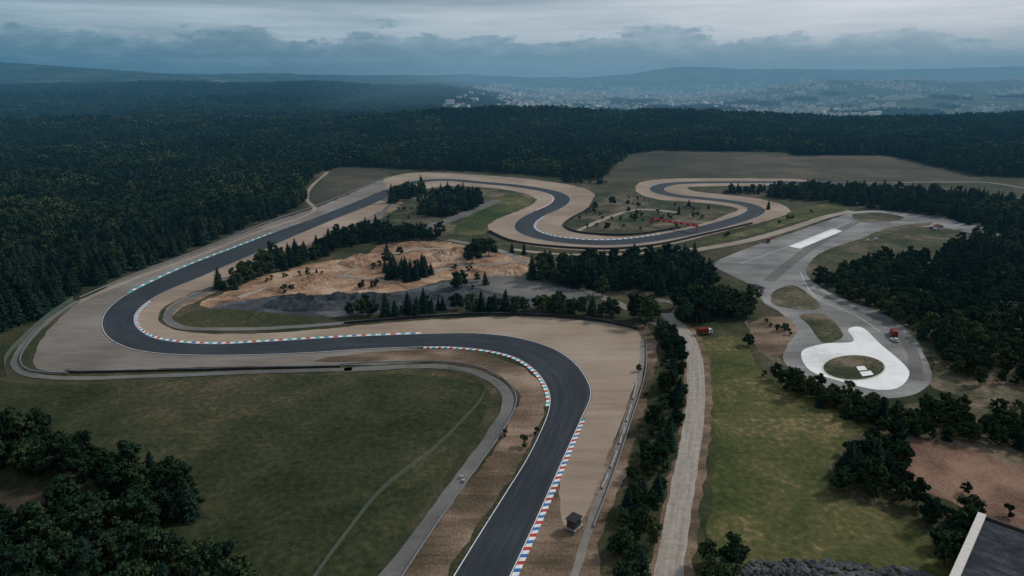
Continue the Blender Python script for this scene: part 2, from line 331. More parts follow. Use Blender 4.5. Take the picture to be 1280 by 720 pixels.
# driver training ground
patch('paved_training_ground',[(893,330),(930,312),(985,293),(1040,274),(1075,264),(1130,266),(1200,277),(1250,293),(1256,299),(1235,297),(1200,289),(1160,284),(1120,290),(1080,298),(1045,308),(1018,322),(1008,342),(1030,362),(1065,378),(1105,393),(1140,418),(1160,455),(1163,478),(1140,494),(1100,498),(1050,490),(1003,472),(980,452),(984,432),(996,412),(975,391),(955,378),(940,358),(915,345)],Z2,M_pad,.3)
ribbon('resurfaced_lane',[(1080,272),(1050,288),(1010,312),(980,335),(960,352)],7,Z2+.02,M_path,jit=.2)
ribbon('resurfaced_lane',[(1015,362),(1060,384),(1110,405),(1140,440),(1145,475)],5,Z2+.02,M_path,jit=.2)
ribbon('lane_marking',[(1000,340),(1020,372),(1070,395),(1100,415)],.3,Z2+.04,M_line,jit=0)
ribbon('lane_marking',[(925,330),(975,312),(1030,292),(1075,275),(1130,273)],.3,Z2+.04,M_line,jit=0)
patch('grass_island',[(965,367),(985,357),(1003,362),(1026,384),(1000,387),(968,381)],Z3,M_scrub,.3)
patch('grass_island',[(1000,394),(1030,394),(1052,414),(1050,424),(1028,428),(1012,408)],Z3,M_scrub,.3)
patch('grass_island',[(1066,268),(1100,266),(1130,272),(1108,278),(1075,277)],Z3,M_scrub,.3)
patch('grass_island',[(1075,300),(1110,285),(1160,278),(1160,282),(1120,290),(1080,302)],Z3,M_scrub,.3)
patch('bare_soil',[(938,404),(985,396),(1001,412),(990,430),(972,446),(945,436)],Z1+.02,M_dirt,1)
patch('skid_pan',[(1002,440),(1030,430),(1066,427),(1060,412),(1078,410),(1100,430),(1130,456),(1136,470),(1122,485),(1092,487),(1048,476),(1012,463)],Z3,M_white,0)
patch('skid_pan',[(985,308),(1041,286),(1053,289),(1000,311)],Z3,M_white,0,smooth=False)
cx,cy=1067,460
el=[(cx+39*math.cos(a),cy+15.5*math.sin(a)) for a in np.linspace(0,2*math.pi,24,endpoint=False)]
patch('roundabout_island',el,Z4,M_scrub,0)
el=[(cx+39*math.cos(a),cy+15.5*math.sin(a)) for a in np.linspace(0,2*math.pi,33)]
ring=W(el,3)
c0=ring.mean(0); u=(c0-ring)/np.linalg.norm(c0-ring,axis=1,keepdims=True)
strip('roundabout_kerb',ring-u*.3,ring+u*.3,Z4+.1,M_conc)
for q in([(1070,459),(1080,458),(1084,463),(1073,464)],[(1074,465.5),(1088,464),(1092,469),(1078,471)]):
    patch('concrete_slab',q,Z4+.1,M_white,0,smooth=False)

# ------------------------------------------------------------ barriers and fences
def wall(name,px,h,w,mat,posts=None,n=8,scallop=0,z0=0.,cap=None):
    c=resample(W(px,n),1.4 if scallop else 2.0); N=normals(c); vs=[];fs=[];mi=[]
    for i,p in enumerate(c):
        ww=w/2*(1-(scallop if i%2 else 0))
        a=p+N[i]*ww; b_=p-N[i]*ww
        vs+=[(*a,z0),(*a,h),(*b_,h),(*b_,z0)]
    for i in range(len(c)-1):
        for j in range(3):
            fs.append((4*i+j,4*i+j+1,4*i+4+j+1,4*i+4+j)); mi.append(1 if (cap and j==1) else 0)
    if posts:
        for i in range(0,len(c),posts):
            p=c[i]; o=len(vs); s=.07; hh=h+.05
            for z in(0,hh):
                vs+=[(p[0]-s,p[1]-s,z),(p[0]+s,p[1]-s,z),(p[0]+s,p[1]+s,z),(p[0]-s,p[1]+s,z)]
            for j in range(4): fs.append((o+j,o+(j+1)%4,o+4+(j+1)%4,o+4+j)); mi.append(0)
            fs.append((o+4,o+5,o+6,o+7)); mi.append(0)
    return mesh_obj(name,vs,fs,[mat]+([cap] if cap else []),mi)
wall('tyre_barrier',[(430,405),(520,397.5),(600,393.5),(680,395),(740,400),(797,412)],1.3,1.2,M_black,scallop=.3,cap=M_slate)
wall('tyre_barrier',[(85,463),(96,466),(200,464),(330,461),(425,459)],.9,.8,M_black,scallop=.3,cap=M_slate)
wall('guard_rail',[(97,378),(62,402),(36,430),(26,452),(40,465),(86,468)],1.1,.3,M_steel,2,z0=.4)
wall('guard_rail',[(425,457),(500,453.5),(565,454),(612,465),(640,486),(644,510),(622,550),(585,602),(540,666),(495,735)],1.0,.25,M_steel,2,z0=.4)
wall('guard_rail',[(808,424),(806,470),(788,530),(765,600),(742,660)],1.0,.25,M_steel,2,z0=.4)
wall('guard_rail',[(100,373),(170,343),(250,313),(330,280),(400,256),(487,221)],1.1,.3,M_steel,2,z0=.4)
wall('guard_rail',[(205,398),(215,384),(270,357),(350,323),(430,289),(475,265)],1.0,.3,M_steel,2,z0=.4)
wall('tyre_barrier',[(612,290),(640,302),(690,309),(760,312),(820,307),(880,294),(940,280)],1.5,1.6,M_black,scallop=.3)
wall('tyre_barrier',[(745,246),(735,262),(712,275),(706,284),(730,292),(790,294),(850,285)],1.5,1.6,M_black,scallop=.3)
for q in([(796,478),(791,500)],[(789,508),(783,528)],[(781,536),(774,556)],[(771,566),(763,586)],[(760,594),(752,612)]):
    wall('concrete_barrier',[q[0],((q[0][0]+q[1][0])/2,(q[0][1]+q[1][1])/2),q[1]],.8,.5,M_barr)
m,t,b=newmat('fence_mesh'); b.inputs['Base Color'].default_value=(.16,.22,.18,1)
tr=t.node('ShaderNodeBsdfTransparent'); mx=t.node('ShaderNodeMixShader'); mx.inputs[0].default_value=.4
out=m.node_tree.nodes['Material Output']; t.l.new(tr.outputs[0],mx.inputs[1]); t.l.new(b.outputs[0],mx.inputs[2]); t.l.new(mx.outputs[0],out.inputs[0]); M_fence=m
def fence(px,h=1.8):
    c=resample(W(px,8),3.0); vs=[];fs=[];mi=[]
    for p in c: vs+=[(*p,.05),(*p,h)]
    for i in range(len(c)-1): fs.append((2*i,2*i+2,2*i+3,2*i+1)); mi.append(0)
    for p in c:
        o=len(vs); s=.05
        for z in(0,h+.1): vs+=[(p[0]-s,p[1]-s,z),(p[0]+s,p[1]-s,z),(p[0]+s,p[1]+s,z),(p[0]-s,p[1]+s,z)]
        for j in range(4): fs.append((o+j,o+(j+1)%4,o+4+(j+1)%4,o+4+j)); mi.append(1)
    mesh_obj('mesh_fence',vs,fs,[M_fence,M_steel],mi)
fence([(560,462),(597,474),(606,490),(590,515),(540,565),(480,612),(440,660),(395,722),(380,750)])
fence([(10,470),(8,450),(30,425),(60,398),(92,376)],2.5)

# ------------------------------------------------------------ trees
def ico(sub=1):
    import bmesh
    bm=bmesh.new(); bmesh.ops.create_icosphere(bm,subdivisions=sub,radius=1)
    v=np.array([x.co[:] for x in bm.verts]); f=[[q.index for q in g.verts] for g in bm.faces]; bm.free(); return v,f
IV,IF=ico(2); IV1,IF1=ico(1)
def tube(vs,fs,mi,p0,p1,r0,r1,m,k=6):
    p0=np.array(p0,float);p1=np.array(p1,float); d=p1-p0; d/=np.linalg.norm(d)
    a=np.cross(d,[.3,.9,.1]); a/=np.linalg.norm(a); b_=np.cross(d,a); o=len(vs)
    for p,r in((p0,r0),(p1,r1)):
        for j in range(k):
            th=2*math.pi*j/k; vs.append(p+r*(a*math.cos(th)+b_*math.sin(th)))
    for j in range(k): fs.append((o+j,o+(j+1)%k,o+k+(j+1)%k,o+k+j)); mi.append(m)
def card(vs,fs,mi,p,nrm,s,asp,m,r):
    nrm=nrm/np.linalg.norm(nrm); a=np.cross(nrm,r.normal(size=3)); a/=np.linalg.norm(a); b_=np.cross(nrm,a); o=len(vs)
    for sx,sy in((-1,-1),(1,-1),(1,1),(-1,1)):
        vs.append(p+a*sx*s*r.uniform(.6,1.2)+b_*sy*s*asp*r.uniform(.6,1.2))
    fs.append((o,o+1,o+2,o+3)); mi.append(m)
def deciduous(seed,h=13,w=5.0,lobes=18,per=62,cards=.44,iv=None,core=.80):
    iV,iF=(IV,IF) if iv is None else iv
    r=np.random.default_rng(seed); vs=[];fs=[];mi=[]
    top=h*.45; lean=r.normal(size=2)*.4
    tube(vs,fs,mi,(0,0,-.3),(lean[0]*.5,lean[1]*.5,top),.32,.2,0); tube(vs,fs,mi,(lean[0]*.5,lean[1]*.5,top),(lean[0],lean[1],h*.8),.2,.06,0)
    for L in range(lobes):
        th=r.uniform(0,2*math.pi); zz=r.uniform(.28,1)
        prof=math.sqrt(max(.05,1-((zz-.55)/.5)**2)); rad=w*prof*r.uniform(.35,.78)
        rr=w*r.uniform(.24,.42)*(1.15-.35*zz)
        c=np.array([rad*math.cos(th)+lean[0],rad*math.sin(th)+lean[1],min(h*zz,h-rr*.7)])
        if L<6: tube(vs,fs,mi,(lean[0]*.5,lean[1]*.5,top*r.uniform(.6,1)),c,.12,.04,0,5)
        o=len(vs)
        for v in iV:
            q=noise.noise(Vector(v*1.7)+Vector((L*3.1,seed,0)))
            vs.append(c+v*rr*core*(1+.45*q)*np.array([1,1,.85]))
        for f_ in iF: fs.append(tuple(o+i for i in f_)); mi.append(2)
        for k in range(per):
            d=r.normal(size=3); d[2]=d[2]*.8+.35; d/=np.linalg.norm(d)
            q=noise.noise(Vector(d*1.7)+Vector((L*3.1,seed,0)))
            p=c+d*rr*(1+.45*q)*r.uniform(.78,1.14)*np.array([1,1,.88])
            card(vs,fs,mi,p,d+r.normal(size=3)*.55,cards*r.uniform(.5,1.15),r.uniform(.6,1),1,r)
    return vs,fs,mi
def conifer(seed,h=15,w=2.9,tiers=17,bq=4,nb0=15,cs=1.0):
    r=np.random.default_rng(seed); vs=[];fs=[];mi=[]
    tube(vs,fs,mi,(0,0,-.3),(0,0,h*.95),.26,.04,0)
    o=len(vs); K=9
    for j in range(8):
        z=h*(.12+.8*j/7); rr=w*.62*(1-j/7.3)*r.uniform(.85,1.1)
        for k in range(K):
            th=2*math.pi*k/K; q=r.uniform(.7,1.2); vs.append(np.array([rr*q*math.cos(th),rr*q*math.sin(th),z]))
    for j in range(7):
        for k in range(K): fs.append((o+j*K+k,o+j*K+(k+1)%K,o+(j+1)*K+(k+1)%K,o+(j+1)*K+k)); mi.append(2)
    for T in range(tiers):
        f_=T/(tiers-1); z=h*(.10+.86*f_); R=w*(1-f_)**.85*r.uniform(.85,1.1)+.25
        nb=int(nb0-.53*nb0*f_)
        for k in range(nb):
            th=2*math.pi*(k+r.uniform(-.3,.3))/nb+T; Rb=R*r.uniform(.75,1.15)
            d=np.array([math.cos(th),math.sin(th),0])
            for q in np.linspace(.35,1,bq):
                p=d*Rb*q+np.array([0,0,z-.42*Rb*q*r.uniform(.6,1.1)])
                card(vs,fs,mi,p,np.array([d[0]*.5,d[1]*.5,1])+r.normal(size=3)*.35,cs*(.28+.10*R)*r.uniform(.7,1.2),.7,1,r)
    return vs,fs,mi
def shrub(seed):
    return deciduous(seed,h=3.2,w=1.9,lobes=7,per=50,cards=.25)
TREEC=bpy.data.collections.new('tree_models')
def addsrc(name,data,leaf):
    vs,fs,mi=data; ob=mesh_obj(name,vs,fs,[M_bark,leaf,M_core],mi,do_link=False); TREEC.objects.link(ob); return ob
SRC=[addsrc('conifer_tree',conifer(1),M_need),addsrc('conifer_tree',conifer(2,16,3.3,18),M_need),
 addsrc('deciduous_tree',deciduous(3),M_leaf),addsrc('deciduous_tree',deciduous(4,11,5.4,18),M_leaf),addsrc('deciduous_tree',deciduous(5,14,4.4,17),M_leaf),
 addsrc('shrub',shrub(6),M_leaf),addsrc('shrub',shrub(9),M_leaf),
 addsrc('woodland_conifer',conifer(12,15.5,3.1,10,2,9,1.9),M_need),
 addsrc('woodland_tree',deciduous(13,13,5,10,15,.95,(IV1,IF1),.85),M_leaf),addsrc('woodland_tree',deciduous(14,12,5.2,10,15,.95,(IV1,IF1),.85),M_leaf)]
def gn_group():
    g=bpy.data.node_groups.new('scatter_trees','GeometryNodeTree')
    g.interface.new_socket('Geometry',in_out='INPUT',socket_type='NodeSocketGeometry'); g.interface.new_socket('Geometry',in_out='OUTPUT',socket_type='NodeSocketGeometry')
    n=g.nodes; l=g.links; gi=n.new('NodeGroupInput'); go=n.new('NodeGroupOutput')
    ci=n.new('GeometryNodeCollectionInfo'); ci.inputs['Collection'].default_value=TREEC; ci.inputs['Separate Children'].default_value=True; ci.inputs['Reset Children'].default_value=True
    ip=n.new('GeometryNodeInstanceOnPoints'); ip.inputs['Pick Instance'].default_value=True
    def na(nm,ty):
        a=n.new('GeometryNodeInputNamedAttribute'); a.data_type=ty; a.inputs['Name'].default_value=nm; return [o for o in a.outputs if o.enabled and o.name=='Attribute'][0]
    er=n.new('FunctionNodeEulerToRotation'); l.new(na('rot','FLOAT_VECTOR'),er.inputs[0])
    l.new(gi.outputs[0],ip.inputs['Points']); l.new(ci.outputs[0],ip.inputs['Instance']); l.new(na('kind','INT'),ip.inputs['Instance Index'])
    l.new(er.outputs[0],ip.inputs['Rotation']); l.new(na('scl','FLOAT_VECTOR'),ip.inputs['Scale']); l.new(ip.outputs[0],go.inputs[0])
    return g
GN=gn_group()
def scatter(name,pts,kind,scl):
    n=len(pts)
    if n==0: return
    me=bpy.data.meshes.new(name); me.vertices.add(n); me.vertices.foreach_set('co',np.asarray(pts,np.float32).ravel())
    rot=np.zeros((n,3),np.float32); rot[:,2]=rng.uniform(0,6.28,n); rot[:,:2]=rng.normal(0,.04,(n,2))
    a=me.attributes.new('rot','FLOAT_VECTOR','POINT'); a.data.foreach_set('vector',rot.ravel())
    a=me.attributes.new('scl','FLOAT_VECTOR','POINT'); a.data.foreach_set('vector',np.asarray(scl,np.float32).ravel())
    a=me.attributes.new('kind','INT','POINT'); a.data.foreach_set('value',np.asarray(kind,np.int32))
    me.update(); ob=link(bpy.data.objects.new(name,me)); md=ob.modifiers.new('scatter','NODES'); md.node_group=GN
    print(name,n)
def inpoly(x,y,poly):
    inside=np.zeros(len(x),bool); n=len(poly); j=n-1
    for i in range(n):
        xi,yi=poly[i]; xj,yj=poly[j]
        c=((yi>y)!=(yj>y))&(x<(xj-xi)*(y-yi)/(yj-yi+1e-12)+xi); inside^=c; j=i
    return inside
def grid(x0,x1,y0,y1,s):
    gx,gy=np.meshgrid(np.arange(x0,x1,s),np.arange(y0,y1,s)); gx=gx.ravel()+rng.uniform(-.45,.45,gx.size)*s; gy=gy.ravel()+rng.uniform(-.45,.45,gy.size)*s
    return gx,gy
def nz(x,y,sc,o=0): return np.array([noise.noise(Vector((a*sc,b*sc,o))) for a,b in zip(x,y)])
clear_px=[(-500,470),(-150,445),(-60,432),(0,418),(60,393),(92,374),(160,341),(240,311),(310,283),(372,262),(380,252),(378,240),(392,220),(430,208),(500,211),(540,213),(620,216),(700,222),(750,226),(770,205),(788,192),(830,188.5),(985,190),(992,194),(1110,194),(1220,220),(1400,224),(1900,226),(1900,900),(-500,900)]
clear=[P(*p) for p in clear_px]
town=[P(*p,-60) for p in [(540,152),(600,122),(640,110.5),(900,110.5),(1290,116),(1290,146),(950,152),(900,156),(760,158)]]
AX,AY,AK,AS=[],[],[],[]
for (y0,y1,s,ws,hs) in((150,950,6.0,.90,.92),(950,1500,7.8,1.12,.97),(1500,2600,12,1.65,1.05),(2600,5200,24,3.1,1.15)):
    gx,gy=grid(-1.05*y1-150,1.05*y1+150,y0,y1,s)
    k=np.abs(gx)<gy*.88+110; gx,gy=gx[k],gy[k]
    k=~inpoly(gx,gy,clear); gx,gy=gx[k],gy[k]
    if y1>2000:
        intown=inpoly(gx,gy,town); tn=nz(gx,gy,.003,5); k=~(intown&(tn<.12)); gx,gy=gx[k],gy[k]
        tn=nz(gx,gy,.0018,9); right=gx/gy>-.02; k=~(right&(gy>2500)&(tn>-.02)); gx,gy=gx[k],gy[k]
    n1=nz(gx,gy,.006,1); n2=nz(gx,gy,.02,2)
    con=rng.uniform(size=len(gx))<np.clip(.22+1.3*n1,.03,.85)
    kk=np.where(con,rng.integers(0,2,len(gx)),rng.integers(2,5,len(gx)))
    farLOD=gy>700
    kk=np.where(farLOD,np.where(con,7,rng.integers(8,10,len(gx))),kk)
    sc=(1.1+.55*n2+rng.uniform(-.34,.32,len(gx)))
    wsc=sc*ws*np.where(con,1.35,.95)
    AX.append(gx);AY.append(gy);AK.append(kk);AS.append(np.stack([wsc,wsc,sc*hs*np.where(con,1.0,1.08)],1))
X_,Y_=np.concatenate(AX),np.concatenate(AY)
scatter('forest',np.stack([X_,Y_,terr(X_,Y_)],1),np.concatenate(AK),np.concatenate(AS))

def clump(name,polys,spacing,sc,conf=.4,dens=1.0,bush=0):
    PX,PY=[],[]
    for px in polys:
        w_=[P(*p) for p in px]; a=np.array(w_)
        gx,gy=grid(a[:,0].min(),a[:,0].max()+.1,a[:,1].min(),a[:,1].max()+.1,spacing)
        k=inpoly(gx,gy,w_); gx,gy=gx[k],gy[k]
        if dens<1: 
            nn=nz(gx,gy,.05,3)+rng.uniform(-.12,.12,len(gx)); th=np.quantile(nn,1-dens) if len(nn) else 0
            gx,gy=gx[nn>=th],gy[nn>=th]
        PX.append(gx);PY.append(gy)
    x=np.concatenate(PX);y=np.concatenate(PY);n=len(x)
    kk=np.where(rng.uniform(size=n)<conf,rng.integers(0,2,n),rng.integers(2,5,n))
    isb=rng.uniform(size=n)<bush; kk=np.where(isb,rng.integers(5,7,n),kk)
    s=sc*rng.uniform(.6,1.25,n); s=np.where(isb,rng.uniform(.6,1.3,n),s); wsc=s*np.where(kk<2,1.3,1.0)
    scatter(name,np.stack([x,y,np.zeros(n)],1),kk,np.stack([wsc,wsc,s],1))
clump('tree_belt',[[(272,362),(300,345),(340,325),(400,310),(440,292),(470,285),(480,295),(430,312),(370,335),(320,352),(290,366)],[(400,300),(470,292),(550,294),(555,301),(470,306)]],6,.8,.35)
clump('tree_grove',[[(518,270),(545,248),(600,250),(603,260),(560,273)],[(487,250),(530,238),(535,243),(490,256)]],6.5,1.0,.4)
clump('tree_grove',[[(463,347),(490,337),(545,338),(548,347),(500,353)],[(480,325),(492,320),(496,326),(484,330)]],5.5,.75,.8,.8)
clump('tree_belt',[[(430,397),(470,390),(560,385),(640,385),(700,385),(775,399),(770,405),(690,394),(560,394),(440,401)],[(560,360),(600,352),(612,358),(570,366)]],5.2,.74,.45,.85,.15)
clump('tree_grove',[[(665,345),(700,336),(740,332),(860,330),(895,345),(890,366),(830,370),(760,362),(700,360),(665,356)]],6,.95,.35,.94)
clump('tree_grove',[[(842,404),(850,385),(900,372),(938,384),(942,398),(900,404)],[(790,400),(815,392),(826,400),(810,410)]],5.4,.95,.12,.97)
clump('tree_belt',[[(822,415),(842,420),(856,450),(857,490),(845,560),(828,625),(815,680),(800,760),(735,760),(762,680),(795,590),(818,510),(826,470)]],4.4,.58,.12,.97,.3)
clump('tree_grove',[[(866,760),(880,706),(905,694),(925,712),(920,760)]],4.6,.7,.05)
clump('tree_grove',[[(-120,540),(0,540),(60,556),(130,580),(200,600),(255,628),(262,650),(200,652),(130,622),(60,596),(0,590),(-120,590)],[(-160,670),(0,672),(120,680),(250,706),(330,740),(340,790),(-160,790)],[(-160,590),(-10,600),(-20,680),(-160,690)],[(60,640),(160,650),(230,672),(200,690),(80,680)]],4.6,.80,.05,.97,.1)
clump('woodland',[[(1015,350),(1080,332),(1140,322),(1280,332),(1420,332),(1420,486),(1280,484),(1205,484),(1172,458),(1142,418),(1102,392),(1052,374)]],5.3,.70,.16,.88,.15)
clump('tree_belt',[[(950,468),(985,476),(1060,500),(1130,520),(1170,508),(1220,520),(1300,532),(1420,540),(1420,570),(1280,562),(1200,552),(1130,550),(1080,532),(1000,500)]],4.2,.55,.10,.95,.25)
clump('tree_grove',[[(1035,596),(1060,568),(1110,553),(1133,565),(1130,600),(1150,640),(1090,628),(1045,614)],[(1150,655),(1180,640),(1225,655),(1212,680),(1190,740),(1176,700)]],4.4,.6,.10,.97,.15)
clump('woodland',[[(950,246),(1010,237),(1100,241),(1220,250),(1290,262),(1500,268),(1500,300),(1300,298),(1240,290),(1180,272),(1100,262),(1020,252)]],6.5,.85,.45,.93)
clump('woodland',[[(1225,303),(1260,300),(1420,300),(1420,335),(1280,335),(1170,318)]],6,.8,.4,.9)
clump('tree_belt',[[(905,240),(960,236),(1000,233),(1000,236),(950,243),(905,243)],[(700,226),(755,228),(760,231),(700,229)]],6,.6,.4,.8,.4)
clump('shrubs',[[(710,284),(740,262),(790,246),(860,258),(900,266),(850,284),(780,292)],[(470,280),(500,262),(520,262),(520,275)],[(870,300),(950,284),(1000,266),(1040,262),(1000,272),(930,294)]],8,.45,.15,.26,.75)
clump('shrubs',[[(930,400),(1000,470),(1100,510),(1170,500),(1400,500),(1400,620),(1240,560),(1100,545),(1000,500)],[(940,405),(985,398),(995,412),(972,446)]],5,.35,.1,.25,.85)
clump('shrubs',[[(255,380),(330,345),(450,320),(600,315),(660,322),(600,350),(500,362),(340,372)],[(640,470),(690,500),(650,600),(560,720),(500,720),(600,590),(650,510)],[(800,440),(818,450),(800,540),(760,660),(735,700),(745,640),(785,540)],[(1130,560),(1280,600),(1280,660),(1150,600)]],7,.3,.1,.10,.95)
def lone(kind,px,s):
    src=SRC[kind]; ob=bpy.data.objects.new(src.name.split('.')[0],src.data); x,y=P(*px); ob.location=(x,y,0); ob.scale=(s*1.1,s*1.1,s); ob.rotation_euler=(0,0,random.uniform(0,6)); link(ob)
for k,p,s in[(2,(590,330),1.25),(3,(611,320),1.1),(4,(602,322),1.0),(2,(583,328),.9),(0,(655,318),.6),(1,(640,316),.5),(3,(500,318),.5),(0,(484,318),.6),(1,(520,350),.8),(2,(753,372),.9),(3,(765,395),.8),(2,(800,400),1),(4,(806,408),1.1),(0,(848,268),.6),(3,(765,256),.7),(2,(742,262),.6),(1,(960,262),.6),(3,(935,432),.5),(0,(1160,372),1.0)]:
    lone(k,p,s)

# ------------------------------------------------------------ rock piles
def heap(name,px,h,mat,seed=0):
    a=np.array([P(*p) for p in px]); gx,gy=np.meshgrid(np.linspace(a[:,0].min()-2,a[:,0].max()+2,60),np.linspace(a[:,1].min()-2,a[:,1].max()+2,36),indexing='ij')
    ins=inpoly(gx.ravel(),gy.ravel(),[tuple(q) for q in a])
    seg=np.full(gx.size,1e9); pts=np.stack([gx.ravel(),gy.ravel()],1)
    for i in range(len(a)):
        p,q=a[i],a[(i+1)%len(a)]; d=q-p; tt=np.clip(((pts-p)@d)/(d@d),0,1)[:,None]; seg=np.minimum(seg,np.linalg.norm(pts-(p+tt*d),axis=1))
    z=np.where(ins,h*(1-np.exp(-seg/ (h*1.2))),-.5)
    nn=np.array([noise.fractal(Vector((x*.12,y*.12,seed)),1,2,4)+.5*noise.noise(Vector((x*.5,y*.5,seed))) for x,y in pts]); z=np.where(ins,z*(1+.7*nn)+.1,-.5)
    I=np.arange(gx.size).reshape(gx.shape); Fq=np.stack([I[:-1,:-1],I[1:,:-1],I[1:,1:],I[:-1,1:]],-1).reshape(-1,4).tolist()
    return mesh_obj(name,np.column_stack([pts,z]),Fq,[mat])
heap('rubble_heap',[(325,384),(350,372),(420,370),(490,368),(500,378),(450,388),(360,390)],4.5,M_slate,seed=2)
heap('rubble_heap',[(500,378),(540,368),(600,372),(590,382),(520,386)],3,M_slate,seed=5)
heap('sand_heap',[(420,330),(450,318),(480,322),(470,332),(440,336)],3,M_sand,seed=7)
heap('sand_heap',[(540,318),(570,310),(600,316),(585,326),(550,328)],3,M_sand,seed=8)
heap('sand_heap',[(600,345),(640,330),(662,336),(650,346)],2.5,M_sand,seed=9)
heap('sand_heap',[(330,362),(380,345),(420,346),(410,356),(350,368)],2,M_sand,seed=12)
vs=[];fs=[]; a=[P(*p) for p in [(918,705),(960,701),(1040,702),(1110,709),(1165,716),(1165,760),(905,760)]]; A_=np.array(a)
gx,gy=grid(A_[:,0].min(),A_[:,0].max(),A_[:,1].min(),A_[:,1].max(),1.3); k=inpoly(gx,gy,a)
for x,y in zip(gx[k],gy[k]):
    s=random.uniform(.6,1.05); o=len(vs); R_=np.array([random.uniform(.8,1.3),random.uniform(.8,1.3),random.uniform(.6,1)])
    for v in IV1: vs.append(np.array([x,y,.3*s+random.uniform(0,.1)])+v*s*R_*(1+.25*random.uniform(-1,1)))
    for f_ in IF1: fs.append(tuple(o+i for i in f_))
mesh_obj('boulder_pile',vs,fs,[noise_mat('boulder_rock',[(0,(.035,.04,.046)),(.5,(.07,.075,.08)),(1,(.12,.12,.12))],s1=.2,s2=.6,s3=2,contrast=1.5)])

# ------------------------------------------------------------ built objects
def boxpart(name,parent,size,loc,mat,rot=0,bev=.03):
    import bmesh
    bm=bmesh.new(); bmesh.ops.create_cube(bm,size=1)
    for v in bm.verts: v.co=Vector((v.co.x*size[0],v.co.y*size[1],v.co.z*size[2]))
    if bev: bmesh.ops.bevel(bm,geom=bm.edges[:],offset=bev,segments=1,affect='EDGES')
    me=bpy.data.meshes.new(name); bm.to_mesh(me); bm.free(); me.materials.append(mat)
    ob=link(bpy.data.objects.new(name,me)); ob.location=loc; ob.rotation_euler=(0,0,rot); ob.parent=parent; return ob
def empty(name,x,y,z,rot):
    e=link(bpy.data.objects.new(name,None)); e.location=(x,y,z); e.rotation_euler=(0,0,rot); return e
def prism(name,parent,prof,w,mat):
    n=len(prof); vs=[(x,-w/2,z) for x,z in prof]+[(x,w/2,z) for x,z in prof]
    fs=[tuple(range(n)),tuple(range(2*n-1,n-1,-1))]+[(i,i+n,(i+1)%n+n,(i+1)%n) for i in range(n)]
    ob=mesh_obj(name,vs,fs,[mat]); ob.parent=parent; return ob
def wheel(parent,x,y,r=.38):
    vs=[];fs=[];K=14
    for yy,rr in((-.12,r*.9),(-.1,r),(.1,r),(.12,r*.9)):
        for j in range(K): th=2*math.pi*j/K; vs.append((rr*math.cos(th),yy,rr*math.sin(th)))
    for s in range(3):
        for j in range(K): fs.append((s*K+j,s*K+(j+1)%K,(s+1)*K+(j+1)%K,(s+1)*K+j))
    fs+=[tuple(range(K)),tuple(range(3*K,4*K))]
    ob=mesh_obj('wheel',vs,fs,[M_black]); ob.location=(x,y,r); ob.parent=parent
def truck(px,rot,mat,name='box_truck'):
    x,y=P(*px); e=empty(name,x,y,ZT,rot)
    boxpart('cargo_box',e,(5.2,2.4,2.3),(-.9,0,2.0),mat,bev=.06); boxpart('chassis',e,(7.2,1.2,.25),(-.1,0,.72),M_black)
    prism('cab',e,[(1.8,.6),(3.9,.6),(3.95,1.5),(3.5,2.5),(1.8,2.6)],2.2,M_wp)
    prism('windscreen',e,[(3.6,1.5),(4.0,1.5),(3.6,2.35),(3.5,2.35)],1.9,M_glass)
    boxpart('side_window',e,(.9,2.26,.6),(2.9,0,1.9),M_glass,bev=.01)
    for wx in(-2.6,2.9):
        for wy in(-1.05,1.05): wheel(e,wx,wy,.48)
def car(px,rot,mat,name='parked_car'):
    x,y=P(*px); e=empty(name,x,y,ZT,rot)
    prism('body',e,[(-2.1,.35),(2.1,.35),(2.15,.8),(1.1,.98),(-2.05,1.0)],1.75,mat)
    prism('cabin',e,[(-1.9,.98),(1.0,.97),(.35,1.45),(-1.4,1.48)],1.5,M_glass); prism('roof',e,[(-1.4,1.47),(.35,1.45),(.2,1.52),(-1.3,1.54)],1.45,mat)
    for wx in(-1.35,1.35):
        for wy in(-.8,.8): wheel(e,wx,wy,.33)
def shed(px,rot,wm,rm,L=7,Wd=5,h=3):
    x,y=P(*px); e=empty('service_building',x,y,ZT,rot)
    boxpart('walls',e,(L,Wd,h),(0,0,h/2),wm); prism('gable_roof',e,[(-L/2-.3,h),(L/2+.3,h),(L/2+.3,h+.25),(0,h+1.4),(-L/2-.3,h+.25)],Wd+.5,rm)
    boxpart('door',e,(.9,.1,2.1),(-1.2,-Wd/2-.03,1.05),M_wood,bev=0); boxpart('window',e,(1.4,.1,.9),(1.5,-Wd/2-.03,1.7),M_glass,bev=0)
truck((1116,420),1.3,M_maroon); truck((880,418),.2,M_maroon); truck((960,303),1.2,M_maroon)
car((1118,427),1.9,M_wp); car((1165,286),.1,M_maroon); car((1095,300),.4,M_wp); car((1085,302),.4,M_wp); car((1200,288),.2,M_wp); car((941,372),.9,M_wp)
shed((945,366),.3,M_barr,M_slate); shed((1172,287),.2,M_wp,M_maroon,6,4,2.6); shed((1268,300),.1,M_barr,M_slate,12,7,4); shed((1238,262),.3,M_wp,M_slate,14,8,4)
